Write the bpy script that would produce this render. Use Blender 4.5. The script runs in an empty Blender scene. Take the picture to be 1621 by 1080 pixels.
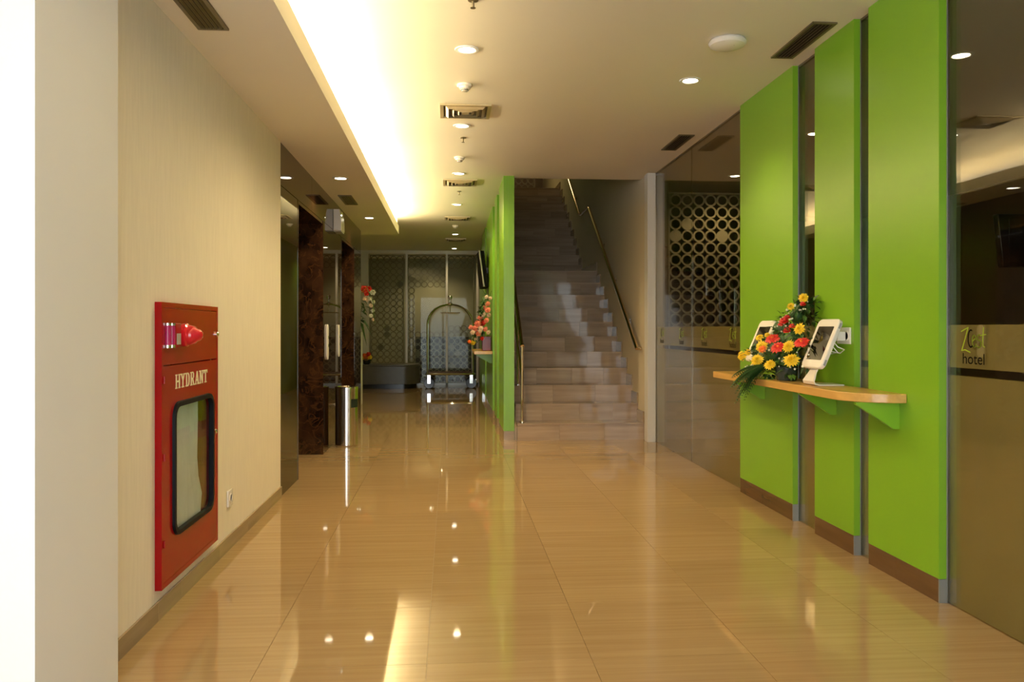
import bpy, math, random
from mathutils import Vector
random.seed(7)
PI = math.pi
sc = bpy.context.scene
COL = sc.collection

# ---------------------------------------------------------------- camera
FPX, CX, HY, H = 1276.0, 810.5, 520.0, 1.21
TH = math.atan((CX - 711.0) / FPX)
SN, CS = math.sin(TH), math.cos(TH)
cam = bpy.data.cameras.new('camera')
cam.sensor_width = 36.0
cam.lens = FPX / 1621.0 * 36.0
cam.shift_y = -20.0 / 1621.0
cam.clip_start = 0.05
camo = bpy.data.objects.new('camera', cam)
COL.objects.link(camo)
camo.location = (0, 0, H)
camo.rotation_euler = (PI / 2, 0, -TH)
sc.camera = camo

# ---------------------------------------------------------------- world, exposure, cove light
w = bpy.data.worlds.new('overcast_sky')
sc.world = w
w.use_nodes = True
w.node_tree.nodes['Background'].inputs[0].default_value = (0.88, 0.96, 1.0, 1)
w.node_tree.nodes['Background'].inputs[1].default_value = 5.6
sc.view_settings.view_transform = 'Standard'
sc.view_settings.look = 'None'
sc.view_settings.gamma = 1.0
sc.view_settings.exposure = 0.18
sc.view_settings.use_curve_mapping = False
sc.cycles.max_bounces = 10
sc.cycles.diffuse_bounces = 5
sc.cycles.glossy_bounces = 5
sc.cycles.transparent_max_bounces = 16
sc.cycles.sample_clamp_indirect = 6.0
sc.cycles.caustics_reflective = False
sc.cycles.caustics_refractive = False
WARM = (1.0, 0.76, 0.41)
COVE_W, SPOT_W, LOUNGE_W = 54.0, 66.0, 26.0


def area(name, loc, sx, sy, energy, col, direction):
    l = bpy.data.lights.new(name, 'AREA')
    l.shape = 'RECTANGLE'
    l.size, l.size_y, l.energy, l.color = sx, sy, energy, col
    o = bpy.data.objects.new(name, l)
    COL.objects.link(o)
    o.location = loc
    o.rotation_euler = Vector(direction).to_track_quat('-Z', 'Y').to_euler()
    return o


for i in range(7):      # fluorescent battens lying in the ceiling cove
    o = area('cove_batten_light', (-0.98, 0.25 + i * 1.72 + 0.6, 2.63), 1.6, 0.05, COVE_W, (1.0, 0.79, 0.41), (0, 0, 1))
    d = Vector((0.45, 0, 0.9)).normalized()
    o.rotation_euler = (PI, 0, PI / 2)
    q = d.to_track_quat('-Z', 'X')
    from mathutils import Matrix
    zax = -d
    xax = Vector((0, 1, 0))
    yax = zax.cross(xax)
    o.rotation_euler = Matrix((xax, yax, zax)).transposed().to_euler()

area('upper_stair_fill', (1.4, 15.6, 5.9), 0.6, 0.6, 13.0, (1.0, 0.70, 0.40), (0, 0, -1))  # unseen fill light, added to brighten the upper flight

# ---------------------------------------------------------------- materials
MATS = {}


def mat(name, col, rough=0.5, metal=0.0, spec=0.5, noise=None, bump=None, coat=0.0, emit=None, alpha=None):
    if name in MATS:
        return MATS[name]
    m = bpy.data.materials.new(name)
    m.use_nodes = True
    nt = m.node_tree
    b = nt.nodes['Principled BSDF']
    b.inputs['Base Color'].default_value = (*col, 1)
    b.inputs['Roughness'].default_value = rough
    b.inputs['Metallic'].default_value = metal
    b.inputs['Specular IOR Level'].default_value = spec
    b.inputs['Coat Weight'].default_value = coat
    b.inputs['Coat Roughness'].default_value = 0.03
    if emit:
        b.inputs['Emission Color'].default_value = (*emit[0], 1)
        b.inputs['Emission Strength'].default_value = emit[1]
    if noise or bump:
        tc = nt.nodes.new('ShaderNodeTexCoord')
    if noise:       # (scale xyz, amount, detail)
        mp = nt.nodes.new('ShaderNodeMapping')
        mp.inputs['Scale'].default_value = noise[0]
        nt.links.new(tc.outputs['Object'], mp.inputs[0])
        nz = nt.nodes.new('ShaderNodeTexNoise')
        nz.inputs['Scale'].default_value = 1.0
        nz.inputs['Detail'].default_value = noise[2]
        nt.links.new(mp.outputs[0], nz.inputs['Vector'])
        rp = nt.nodes.new('ShaderNodeMapRange')
        rp.inputs[1].default_value, rp.inputs[2].default_value = 0.3, 0.7
        rp.inputs[3].default_value, rp.inputs[4].default_value = 1 - noise[1], 1 + noise[1]
        nt.links.new(nz.outputs[0], rp.inputs[0])
        mx = nt.nodes.new('ShaderNodeVectorMath')
        mx.operation = 'SCALE'
        mx.inputs[0].default_value = col
        nt.links.new(rp.outputs[0], mx.inputs['Scale'])
        nt.links.new(mx.outputs[0], b.inputs['Base Color'])
    if bump:        # (scale xyz, strength, distance)
        mp2 = nt.nodes.new('ShaderNodeMapping')
        mp2.inputs['Scale'].default_value = bump[0]
        nt.links.new(tc.outputs['Object'], mp2.inputs[0])
        n2 = nt.nodes.new('ShaderNodeTexNoise')
        n2.inputs['Scale'].default_value = 1.0
        n2.inputs['Detail'].default_value = 4
        nt.links.new(mp2.outputs[0], n2.inputs['Vector'])
        bp = nt.nodes.new('ShaderNodeBump')
        bp.inputs['Strength'].default_value = bump[1]
        bp.inputs['Distance'].default_value = bump[2]
        nt.links.new(n2.outputs[0], bp.inputs['Height'])
        nt.links.new(bp.outputs[0], b.inputs['Normal'])
    MATS[name] = m
    return m


def glass_mat(name, tint, boost=1.0):
    m = bpy.data.materials.new(name)
    m.use_nodes = True
    nt = m.node_tree
    nt.nodes.clear()
    out = nt.nodes.new('ShaderNodeOutputMaterial')
    mix = nt.nodes.new('ShaderNodeMixShader')
    tr = nt.nodes.new('ShaderNodeBsdfTransparent')
    tr.inputs[0].default_value = (*tint, 1)
    gl = nt.nodes.new('ShaderNodeBsdfGlossy')
    gl.inputs['Roughness'].default_value = 0.0
    fr = nt.nodes.new('ShaderNodeFresnel')
    geo = nt.nodes.new('ShaderNodeNewGeometry')
    mr = nt.nodes.new('ShaderNodeMapRange')      # same index seen from either side of the thin pane
    mr.inputs[3].default_value, mr.inputs[4].default_value = 1.52 * boost, 1 / (1.52 * boost)
    nt.links.new(geo.outputs['Backfacing'], mr.inputs[0])
    nt.links.new(mr.outputs[0], fr.inputs[0])
    nt.links.new(fr.outputs[0], mix.inputs[0])
    nt.links.new(tr.outputs[0], mix.inputs[1])
    nt.links.new(gl.outputs[0], mix.inputs[2])
    nt.links.new(mix.outputs[0], out.inputs[0])
    MATS[name] = m
    return m


def stone_mat(name, c0, c1, streak, rough, rand_amt, vein=None, spec=0.5, bumpy=0.0):
    """polished stone: streaky two-tone noise, shifted per piece by Object Info random"""
    m = bpy.data.materials.new(name)
    m.use_nodes = True
    nt = m.node_tree
    L = nt.links.new
    b = nt.nodes['Principled BSDF']
    b.inputs['Roughness'].default_value = rough
    b.inputs['Specular IOR Level'].default_value = spec
    tc = nt.nodes.new('ShaderNodeTexCoord')
    oi = nt.nodes.new('ShaderNodeObjectInfo')
    sh = nt.nodes.new('ShaderNodeVectorMath'); sh.operation = 'SCALE'
    sh.inputs[0].default_value = (13.0, 7.0, 5.0)
    L(oi.outputs['Random'], sh.inputs['Scale'])
    ad = nt.nodes.new('ShaderNodeVectorMath'); ad.operation = 'ADD'
    L(tc.outputs['Object'], ad.inputs[0]); L(sh.outputs[0], ad.inputs[1])
    mp = nt.nodes.new('ShaderNodeMapping'); mp.inputs['Scale'].default_value = streak
    L(ad.outputs[0], mp.inputs[0])
    nz = nt.nodes.new('ShaderNodeTexNoise'); nz.inputs['Scale'].default_value = 1; nz.inputs['Detail'].default_value = 5
    L(mp.outputs[0], nz.inputs['Vector'])
    cr = nt.nodes.new('ShaderNodeValToRGB')
    cr.color_ramp.elements[0].position, cr.color_ramp.elements[1].position = 0.32, 0.68
    cr.color_ramp.elements[0].color = (*c0, 1); cr.color_ramp.elements[1].color = (*c1, 1)
    L(nz.outputs[0], cr.inputs[0])
    last = cr.outputs[0]
    if vein:            # thin wandering lines
        n3 = nt.nodes.new('ShaderNodeTexNoise'); n3.inputs['Scale'].default_value = vein[1]; n3.inputs['Detail'].default_value = 6
        n3.inputs['Distortion'].default_value = 1.2
        L(ad.outputs[0], n3.inputs['Vector'])
        sub = nt.nodes.new('ShaderNodeMath'); sub.operation = 'SUBTRACT'; sub.inputs[1].default_value = 0.5
        L(n3.outputs[0], sub.inputs[0])
        ab = nt.nodes.new('ShaderNodeMath'); ab.operation = 'ABSOLUTE'; L(sub.outputs[0], ab.inputs[0])
        r2 = nt.nodes.new('ShaderNodeMapRange')
        r2.inputs[1].default_value, r2.inputs[2].default_value, r2.inputs[3].default_value, r2.inputs[4].default_value = 0.0, 0.03, 0.8, 0.0
        L(ab.outputs[0], r2.inputs[0])
        mx = nt.nodes.new('ShaderNodeMix'); mx.data_type = 'RGBA'
        L(r2.outputs[0], mx.inputs['Factor']); L(last, mx.inputs['A']); mx.inputs['B'].default_value = (*vein[0], 1)
        last = mx.outputs['Result']
    r3 = nt.nodes.new('ShaderNodeMapRange')
    r3.inputs[3].default_value, r3.inputs[4].default_value = 1 - rand_amt, 1 + rand_amt
    L(oi.outputs['Random'], r3.inputs[0])
    sc3 = nt.nodes.new('ShaderNodeVectorMath'); sc3.operation = 'SCALE'
    L(last, sc3.inputs[0]); L(r3.outputs[0], sc3.inputs['Scale'])
    L(sc3.outputs[0], b.inputs['Base Color'])
    if bumpy:
        n4 = nt.nodes.new('ShaderNodeTexNoise'); n4.inputs['Scale'].default_value = 3.0; n4.inputs['Detail'].default_value = 1
        L(ad.outputs[0], n4.inputs['Vector'])
        bp = nt.nodes.new('ShaderNodeBump'); bp.inputs['Strength'].default_value = bumpy; bp.inputs['Distance'].default_value = 0.002
        L(n4.outputs[0], bp.inputs['Height']); L(bp.outputs[0], b.inputs['Normal'])
    MATS[name] = m
    return m


M_floor = stone_mat('polished_floor_stone', (0.385, 0.250, 0.118), (0.440, 0.300, 0.148), (1.3, 42, 1), 0.035, 0.05, spec=0.62, bumpy=0.12)
M_grout = mat('tile_grout', (0.36, 0.27, 0.17), 0.7)
M_slab = mat('floor_screed', (0.48, 0.37, 0.25), 0.25)
M_step = stone_mat('stair_stone', (0.34, 0.25, 0.18), (0.44, 0.335, 0.245), (1.6, 1.5, 22), 0.06, 0.16, spec=0.42)
M_skirt = stone_mat('skirting_stone', (0.30, 0.225, 0.14), (0.37, 0.28, 0.175), (1.5, 1.5, 20), 0.15, 0.05)
M_skirt_dark = stone_mat('brown_skirting_stone', (0.105, 0.055, 0.024), (0.14, 0.075, 0.033), (1.5, 1.5, 20), 0.1, 0.05)
M_marble = stone_mat('dark_brown_marble', (0.012, 0.005, 0.003), (0.055, 0.024, 0.011), (9, 9, 6), 0.04, 0.1, vein=((0.10, 0.042, 0.015), 7.0), spec=0.55)
M_backglass = mat('brown_back_painted_glass', (0.030, 0.014, 0.006), 0.015, spec=0.5, noise=((2, 2, 2), 0.2, 3))
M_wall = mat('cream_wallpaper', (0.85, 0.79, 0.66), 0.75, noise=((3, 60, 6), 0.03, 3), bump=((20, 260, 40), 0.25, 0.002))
M_white = mat('white_paint', (0.84, 0.84, 0.83), 0.6, noise=((2, 2, 2), 0.015, 2))
M_ceil = mat('ceiling_paint', (0.80, 0.75, 0.65), 0.8, noise=((1.2, 1.2, 1), 0.015, 2))
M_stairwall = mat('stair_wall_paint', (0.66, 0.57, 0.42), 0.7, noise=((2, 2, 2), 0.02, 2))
M_post = mat('white_metal_frame', (0.72, 0.69, 0.62), 0.35)
M_green = mat('green_laminate', (0.195, 0.415, 0.020), 0.32, noise=((2, 2, 2), 0.03, 2))
M_strip = mat('grey_metal_strip', (0.30, 0.31, 0.29), 0.4, metal=0.5)
M_film = mat('frosted_film', (0.40, 0.35, 0.165), 0.55, noise=((2, 2, 2), 0.05, 2))
M_glass = glass_mat('tinted_pane', (0.86, 0.84, 0.76), 1.12)
M_clear = glass_mat('clear_pane', (0.92, 0.95, 0.92))
M_farglass = glass_mat('coated_pane', (0.90, 0.92, 0.86), 0.80)
M_wood = mat('light_oak_laminate', (0.62, 0.36, 0.10), 0.22, noise=((40, 2, 30), 0.10, 4))
M_red = mat('red_enamel', (0.34, 0.005, 0.007), 0.2, spec=0.25, noise=((6, 6, 6), 0.06, 3))
M_redlens = mat('red_lens', (0.65, 0.008, 0.02), 0.08, coat=0.6)
M_gasket = mat('black_rubber', (0.006, 0.007, 0.010), 0.5, spec=0.15)
M_cream = mat('cream_lettering', (0.80, 0.68, 0.44), 0.5)
M_canvas = mat('white_canvas_hose', (0.90, 0.90, 0.84), 0.8, noise=((40, 40, 6), 0.08, 3))
M_rust = mat('brown_cabinet_lining', (0.34, 0.11, 0.04), 0.5, noise=((5, 5, 5), 0.2, 3))
M_steel = mat('brushed_steel', (0.66, 0.63, 0.58), 0.16, metal=1.0, noise=((2, 2, 160), 0.06, 2))
M_chrome = mat('polished_chrome', (0.80, 0.78, 0.74), 0.05, metal=1.0, noise=((3, 3, 3), 0.02, 2))
M_brass = mat('warm_polished_steel', (0.78, 0.62, 0.40), 0.10, metal=1.0, noise=((3, 3, 3), 0.03, 2))
M_black = mat('black_plastic', (0.006, 0.006, 0.007), 0.25, noise=((4, 4, 4), 0.1, 2))
M_screen = mat('dark_screen_glass', (0.010, 0.009, 0.008), 0.03, spec=0.6, noise=((3, 3, 3), 0.1, 2))
M_plastic = mat('white_plastic', (0.82, 0.78, 0.72), 0.25, noise=((4, 4, 4), 0.02, 2))
M_greyplastic = mat('grey_plastic', (0.35, 0.35, 0.34), 0.35)
M_vent = mat('bronze_vent_metal', (0.16, 0.125, 0.065), 0.4, metal=0.3, noise=((4, 4, 4), 0.1, 2))
M_ventlight = mat('champagne_vent_metal', (0.52, 0.43, 0.27), 0.35, metal=0.3, noise=((4, 4, 4), 0.05, 2))
M_ventmid = mat('diffuser_backing_shade', (0.13, 0.105, 0.065), 0.7)  # flat sheet colour standing in for the shade inside the diffusers
M_tv = mat('matt_black_casing', (0.004, 0.004, 0.005), 0.6, spec=0.12)
M_ventdark = mat('shade_and_tray_black', (0.015, 0.012, 0.009), 0.8)
M_lamp = mat('lamp_lens', (1, 0.95, 0.85), 0.4, emit=((1.0, 0.90, 0.70), 14.0))
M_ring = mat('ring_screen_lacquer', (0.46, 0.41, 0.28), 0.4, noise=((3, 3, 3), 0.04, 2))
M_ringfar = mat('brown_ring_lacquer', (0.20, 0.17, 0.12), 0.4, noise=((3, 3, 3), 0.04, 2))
M_leaf = mat('dark_green_leaf', (0.022, 0.075, 0.014), 0.45, noise=((30, 30, 30), 0.4, 3))
M_leaf2 = mat('mid_green_leaf', (0.09, 0.19, 0.025), 0.45, noise=((30, 30, 30), 0.4, 3))
M_yel = mat('yellow_petals', (0.86, 0.56, 0.012), 0.55, noise=((60, 60, 60), 0.12, 2))
M_ora = mat('orange_petals', (0.80, 0.15, 0.008), 0.55, noise=((60, 60, 60), 0.2, 2))
M_redf = mat('red_petals', (0.60, 0.010, 0.004), 0.5, noise=((60, 60, 60), 0.15, 2))
M_pink = mat('pink_petals', (0.85, 0.25, 0.17), 0.5, noise=((60, 60, 60), 0.15, 2))
M_pale = mat('pale_petals', (0.85, 0.62, 0.48), 0.5, noise=((60, 60, 60), 0.1, 2))
M_wht = mat('white_petals', (0.80, 0.78, 0.66), 0.5, noise=((60, 60, 60), 0.1, 2))
M_pot = mat('dark_glass_pot', (0.02, 0.035, 0.035), 0.1, noise=((8, 8, 8), 0.2, 2))
M_redbox = mat('maroon_pot', (0.13, 0.010, 0.008), 0.25, noise=((8, 8, 8), 0.1, 2))
M_bench = mat('grey_leatherette', (0.085, 0.078, 0.062), 0.35, noise=((6, 6, 6), 0.1, 3))
M_lounge = mat('lounge_wall_paint', (0.20, 0.15, 0.095), 0.7, noise=((1, 1, 1), 0.05, 2))
M_loungefloor = mat('lounge_dark_floor', (0.05, 0.035, 0.022), 0.3)
M_backroom = mat('grey_green_wall', (0.33, 0.32, 0.235), 0.6, noise=((1, 1, 1), 0.05, 2))
M_dark = mat('dark_timber', (0.022, 0.013, 0.010), 0.3, noise=((3, 3, 30), 0.2, 3))
M_logog = mat('lime_vinyl', (0.33, 0.46, 0.03), 0.5)
M_logok = mat('black_vinyl', (0.006, 0.006, 0.005), 0.9, spec=0.05)


# ---------------------------------------------------------------- mesh helpers
class MB:
    def __init__(self):
        self.v, self.f = [], []

    def box(self, x0, x1, y0, y1, z0, z1):
        n = len(self.v)
        self.v += [(x, y, z) for z in (z0, z1) for y in (y0, y1) for x in (x0, x1)]
        for q in ((0, 2, 3, 1), (4, 5, 7, 6), (0, 1, 5, 4), (2, 6, 7, 3), (0, 4, 6, 2), (1, 3, 7, 5)):
            self.f.append(tuple(n + i for i in q))
        return self

    def loops(self, loops, close=True, cap0=True, cap1=True):
        n = len(self.v)
        k = len(loops[0])
        for lp in loops:
            self.v += [tuple(p) for p in lp]
        for i in range(len(loops) - 1):
            a, b = n + i * k, n + (i + 1) * k
            for j in range(k if close else k - 1):
                j2 = (j + 1) % k
                self.f.append((a + j, a + j2, b + j2, b + j))
        if cap0:
            self.f.append(tuple(n + j for j in reversed(range(k))))
        if cap1:
            m = n + (len(loops) - 1) * k
            self.f.append(tuple(m + j for j in range(k)))
        return self

    def lathe(self, prof, c=(0, 0, 0), seg=24, axis='z', caps=True):
        lp = []
        for r, h in prof:
            ring = []
            for j in range(seg):
                a = 2 * PI * j / seg
                u, v_ = r * math.cos(a), r * math.sin(a)
                if axis == 'z':
                    p = (c[0] + u, c[1] + v_, c[2] + h)
                elif axis == 'x':
                    p = (c[0] + h, c[1] + u, c[2] + v_)
                else:
                    p = (c[0] + v_, c[1] + h, c[2] + u)
                ring.append(p)
            lp.append(ring)
        return self.loops(lp, True, caps, caps)

    def tube(self, pts, r, seg=10, caps=True):
        pts = [Vector(p) for p in pts]
        lp = []
        prev = None
        for i, p in enumerate(pts):
            t = (pts[min(i + 1, len(pts) - 1)] - pts[max(i - 1, 0)]).normalized()
            if prev is None:
                a = Vector((0, 0, 1)) if abs(t.z) < 0.9 else Vector((1, 0, 0))
                u = t.cross(a).normalized()
            else:
                u = (prev - t * prev.dot(t)).normalized()
            prev = u
            v_ = t.cross(u)
            rr = r[i] if isinstance(r, (list, tuple)) else r
            lp.append([p + (u * math.cos(2 * PI * j / seg) + v_ * math.sin(2 * PI * j / seg)) * rr for j in range(seg)])
        return self.loops(lp, True, caps, caps)

    def prism(self, poly, axis, a, b):
        """poly: 2-D outline extruded along axis from a to b"""
        def P(u, v_, t):
            return {'x': (t, u, v_), 'y': (u, t, v_), 'z': (u, v_, t)}[axis]
        return self.loops([[P(u, v_, a) for u, v_ in poly], [P(u, v_, b) for u, v_ in poly]])

    def ball(self, c, r, seg=10, rings=6, sz=1.0):
        prof = [(max(1e-4, r * math.sin(PI * i / rings)), -r * sz * math.cos(PI * i / rings)) for i in range(rings + 1)]
        return self.lathe(prof, c, seg)

    def frame(self, axis, u0, u1, v0, v1, wd, a, b):
        """rectangular frame in the plane normal to axis"""
        for (p, q, r_, s) in ((u0, u1, v0, v0 + wd), (u0, u1, v1 - wd, v1), (u0, u0 + wd, v0 + wd, v1 - wd), (u1 - wd, u1, v0 + wd, v1 - wd)):
            if axis == 'x':
                self.box(a, b, p, q, r_, s)
            elif axis == 'y':
                self.box(p, q, a, b, r_, s)
            else:
                self.box(p, q, r_, s, a, b)
        return self

    def mesh(self, name, off=(0, 0, 0)):
        me = bpy.data.meshes.new(name)
        me.from_pydata([(x - off[0], y - off[1], z - off[2]) for x, y, z in self.v], [], self.f)
        me.validate()
        me.update()
        import bmesh
        bm = bmesh.new()
        bm.from_mesh(me)
        bmesh.ops.recalc_face_normals(bm, faces=bm.faces)
        bm.to_mesh(me)
        bm.free()
        me.shade_smooth()
        me.set_sharp_from_angle(angle=math.radians(35))
        return me


def wloc(o):
    v = Vector((0, 0, 0))
    while o:
        v += o.location
        o = o.parent
    return v


def tag(o, label=None, cat=None, group=None, kind=None):
    if label: o['label'] = label
    if cat: o['category'] = cat
    if group: o['group'] = group
    if kind: o['kind'] = kind
    return o


def obj(name, mb, m, parent=None, at=None, bevel=0):
    """link one mesh object; verts are in world space unless at is given"""
    base = wloc(parent) if parent else Vector((0, 0, 0))
    if at is not None:
        me = mb if isinstance(mb, bpy.types.Mesh) else mb.mesh(name)
        o = bpy.data.objects.new(name, me)
        o.location = Vector(at) - base
    else:
        o = bpy.data.objects.new(name, mb.mesh(name, base))
    if not o.data.materials:
        o.data.materials.append(m)
    COL.objects.link(o)
    o.parent = parent
    if bevel:
        bv = o.modifiers.new('soft_edges', 'BEVEL')
        bv.width, bv.segments, bv.limit_method = bevel, 2, 'ANGLE'
        bv.harden_normals = False
    return o


def thing(name, label, cat, loc, group=None):
    o = bpy.data.objects.new(name, None)
    o.empty_display_size = 0.1
    COL.objects.link(o)
    o.location = loc
    return tag(o, label, cat, group)


def struct(name, label, mb=None, m=None, loc=(0, 0, 0), bevel=0):
    if mb is None:
        o = bpy.data.objects.new(name, None)
        COL.objects.link(o)
        o.location = loc
    else:
        o = obj(name, mb, m, bevel=bevel)
    return tag(o, label, kind='structure')


def dup(o, parent=None, delta=(0, 0, 0)):
    c = o.copy()
    COL.objects.link(c)
    if parent is None:
        c.location = o.location + Vector(delta)
    else:
        c.parent = parent
    for ch in list(o.children):
        dup(ch, c)
    return c


def ray(px, py, X):
    """point of the photograph at the plane x = X"""
    r = (px - CX) / FPX
    d = X / (r * CS + SN)
    return Vector((X, d * (CS - r * SN), H + (HY - py) * d / FPX))


# ================================================================ STRUCTURE
WL, WR, ZC, ZS = -1.206, 2.19, 2.86, 2.55     # left wall, right glass, ceiling, soffit
STW = 2.118                                    # stair wall

fl = struct('floor', 'polished tan stone tile floor', MB().box(-4.2, 6.4, -2.0, 20, -0.14, -0.0125), M_slab)
tile = MB().box(-0.2993, 0.2993, -0.2993, 0.2993, -0.012, 0).mesh('tile')
for r in range(-3, 26):
    y = 2.32 + 0.6 * r + 0.3
    cols = range(-1, 6) if y < 8.9 else range(-2, 4)
    for c in cols:
        x = -1.28 + 0.6 * c + 0.3
        if x < -1.3 and 2.3 < y < 5.9:
            continue
        obj('tile', tile, M_floor, fl, at=(x, y, 0))

# ceiling
cm = MB().box(-4.2, 6.4, -1.2, 8.82, ZC, ZC + 0.12).box(-2.3, 0.64, 8.82, 20, ZC, ZC + 0.12).box(2.30, 6.4, 8.82, 12.2, ZC, ZC + 0.12)
struct('ceiling', 'cream painted main ceiling', cm, M_ceil)
cs = MB().box(-1.60, -0.715, -1.0, 11.57, ZS, ZS + 0.04).box(-0.735, -0.715, -1.0, 11.57, ZS + 0.04, ZS + 0.12)
cs.box(-1.60, -0.735, 11.53, 11.57, ZS + 0.04, ZC)
struct('trim_1', 'dropped soffit with lit cove along the left of the ceiling', cs, M_ceil)

# left cream wall, opening for the hydrant cabinet
HY0, HY1, HZ0, HZ1 = 3.415, 4.224, 0.130, 1.319
wm = MB().box(-1.6, WL, 2.5, HY0 + 0.03, 0, ZS).box(-1.6, WL, HY1 - 0.03, 5.895, 0, ZS)
wm.box(-1.6, WL, HY0 + 0.03, HY1 - 0.03, 0, HZ0 + 0.03).box(-1.6, WL, HY0 + 0.03, HY1 - 0.03, HZ1 - 0.03, ZS)
wm.box(-1.6, -1.42, HY0 + 0.03, HY1 - 0.03, HZ0 + 0.03, HZ1 - 0.03)
struct('wall_left', 'cream wallpapered wall with the hydrant cabinet', wm, M_wall)
struct('wall_entrance_column', 'pale square column at the entrance edge', MB().box(-1.75, -1.12, 2.28, 2.83, 0, ZC), M_white)
bs = struct('baseboard_left', 'brown stone skirting under the cream wall')
y = 2.83
for y2 in (3.43, 3.72, 4.32, 4.92, 5.52, 5.893):
    obj('skirting_tile', MB().box(WL + 0.0005, WL + 0.010, y + 0.001, y2 - 0.001, 0, 0.078), M_skirt, bs)
    y = y2

# lift wall : three glossy panels, fascia, two marble portals
lw = struct('wall_lifts', 'dark glossy brown wall with two lift openings')
for a, b in ((5.897, 6.55), (7.876, 9.15), (10.40, 11.17)):
    obj('glass_panel', MB().box(-1.60, WL, a, b, 0, 2.236), M_backglass, lw)
for a, b in ((5.897, 7.213), (7.217, 9.15), (9.154, 11.17)):
    obj('fascia_panel', MB().box(-1.60, WL + 0.0005, a, b, 2.24, ZS - 0.004), M_backglass, lw)
for a, b in ((6.55, 7.876), (9.15, 10.40)):
    obj('marble_jamb', MB().box(-1.60, WL + 0.002, a, a + 0.03, 0, 2.24), M_marble, lw)
    obj('marble_jamb', MB().box(-1.60, WL + 0.002, b - 0.03, b, 0, 2.24), M_marble, lw)
    obj('marble_head', MB().box(-1.60, WL - 0.002, a + 0.03, b - 0.03, 2.21, 2.24), M_marble, lw)
for n, (a, b) in enumerate(((6.58, 7.846), (9.18, 10.37))):
    dr = struct('door_%d' % (n + 1), 'steel lift doors set back in a marble portal')
    mid = (a + b) / 2
    obj('door_leaf', MB().box(-1.58, -1.55, a + 0.02, mid - 0.002, 0.005, 2.205), M_steel, dr)
    obj('door_leaf', MB().box(-1.58, -1.55, mid + 0.002, b - 0.02, 0.005, 2.205), M_steel, dr)
struct('wall_left_far', 'plain wall beyond the lifts', MB().box(-2.3, -2.2, 11.17, 20, 0, ZC).box(-2.3, -1.6, 11.07, 11.17, 0, ZC), M_wall)

# central partition
pt = struct('wall_partition', 'green partition between corridor and staircase', MB().box(0.64, 0.70, 8.70, 16.9, 0, 6.0), M_green)
for a, b in ((8.695, 9.50), (9.93, 10.42), (10.90, 12.75), (13.2, 14.4)):
    p = obj('green_panel', MB().box(0.588, 0.64, a, b, 0.10, ZC), M_green, pt)
    obj('skirting_tile', MB().box(0.590, 0.64, a + 0.002, b, 0, 0.098), M_skirt, p)
obj('end_panel', MB().box(0.640, 0.702, 8.690, 8.70, 0.10, ZC), M_green, pt)
obj('end_skirting', MB().box(0.640, 0.702, 8.692, 8.70, 0, 0.098), M_skirt, pt)

# stair walls, upper stair hall
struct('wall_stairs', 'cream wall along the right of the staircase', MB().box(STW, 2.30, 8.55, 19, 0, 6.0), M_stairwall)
struct('trim_2', 'white metal post where glass meets the stair wall', MB().box(2.098, WR - 0.002, 8.41, 8.55, 0, ZC), M_post, bevel=0.004)
struct('wall_stairs_back', 'wall behind the upper landing', MB().box(0.705, 2.3, 18.2, 18.3, 0.0, 6.0).box(0.60, 0.70, 16.9, 18.3, ZC + 0.12, 6.0), M_lounge)
struct('ceiling_upper', 'ceiling above the upper flight', MB().box(0.5, 2.4, 8.7, 18.4, 6.0, 6.1).box(0.64, 2.3, 8.70, 8.82, ZC + 0.12, 6.0), M_stairwall)

# lounge behind the right glass
struct('wall_lounge', 'dim brown walls of the lounge behind the glass',
       MB().box(6.2, 6.4, -1.2, 12.2, 0, ZC).box(2.30, 6.2, 12.0, 12.2, 0, ZC).box(2.30, 2.46, 8.9, 8.96, 0, ZC).box(2.2, 6.2, -1.2, -1.1, 0, ZC), M_lounge)
struct('floor_lounge', 'dark floor of the lounge', MB().box(2.335, 6.2, -1.1, 12.0, -0.012, -0.001), M_loungefloor)

# entrance behind the camera, daylight comes in here
en = MB().box(-4.2, -2.0, -1.2, -1.0, 0, ZC).box(1.3, 2.2, -1.2, -1.0, 0, ZC).box(-2.0, 1.3, -1.2, -1.0, 2.55, ZC)
en.box(-4.2, -4.1, -1.0, 2.6, 0, ZC).box(-4.2, -1.6, 2.5, 2.6, 0, ZC).box(-0.3, -0.24, -1.2, -1.1, 0, 2.55)
struct('wall_entrance', 'white entrance wall with a wide opening', en, M_white)

# right glass wall
gw = struct('window_1', 'tinted glass wall with a frosted band')
edges = [8.41, 7.17, 5.91, 4.65, 3.39, 2.13, 0.87, -0.39, -1.1]
for a, b in zip(edges[1:], edges[:-1]):
    p = obj('pane', MB().box(WR, WR + 0.010, a + 0.0015, b - 0.0015, 0.0, ZC), M_glass, gw)
    obj('frosted_film', MB().box(WR + 0.0105, WR + 0.0125, a + 0.002, b - 0.002, 0.0, 1.005), M_film, p)
    obj('frosted_film', MB().box(WR + 0.0105, WR + 0.0125, a + 0.002, b - 0.002, 1.040, 1.225), M_film, p)
obj('top_channel', MB().box(WR - 0.004, WR + 0.014, -1.1, 8.41, ZC - 0.012, ZC), M_vent, gw)


def text_mesh(s, size):
    cu = bpy.data.curves.new('lettering', 'FONT')
    cu.body, cu.size, cu.align_x = s, size, 'CENTER'
    o = bpy.data.objects.new('lettering', cu)
    COL.objects.link(o)
    bpy.context.view_layer.update()
    me = bpy.data.meshes.new_from_object(o.evaluated_get(bpy.context.evaluated_depsgraph_get()))
    bpy.data.objects.remove(o)
    return me


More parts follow.
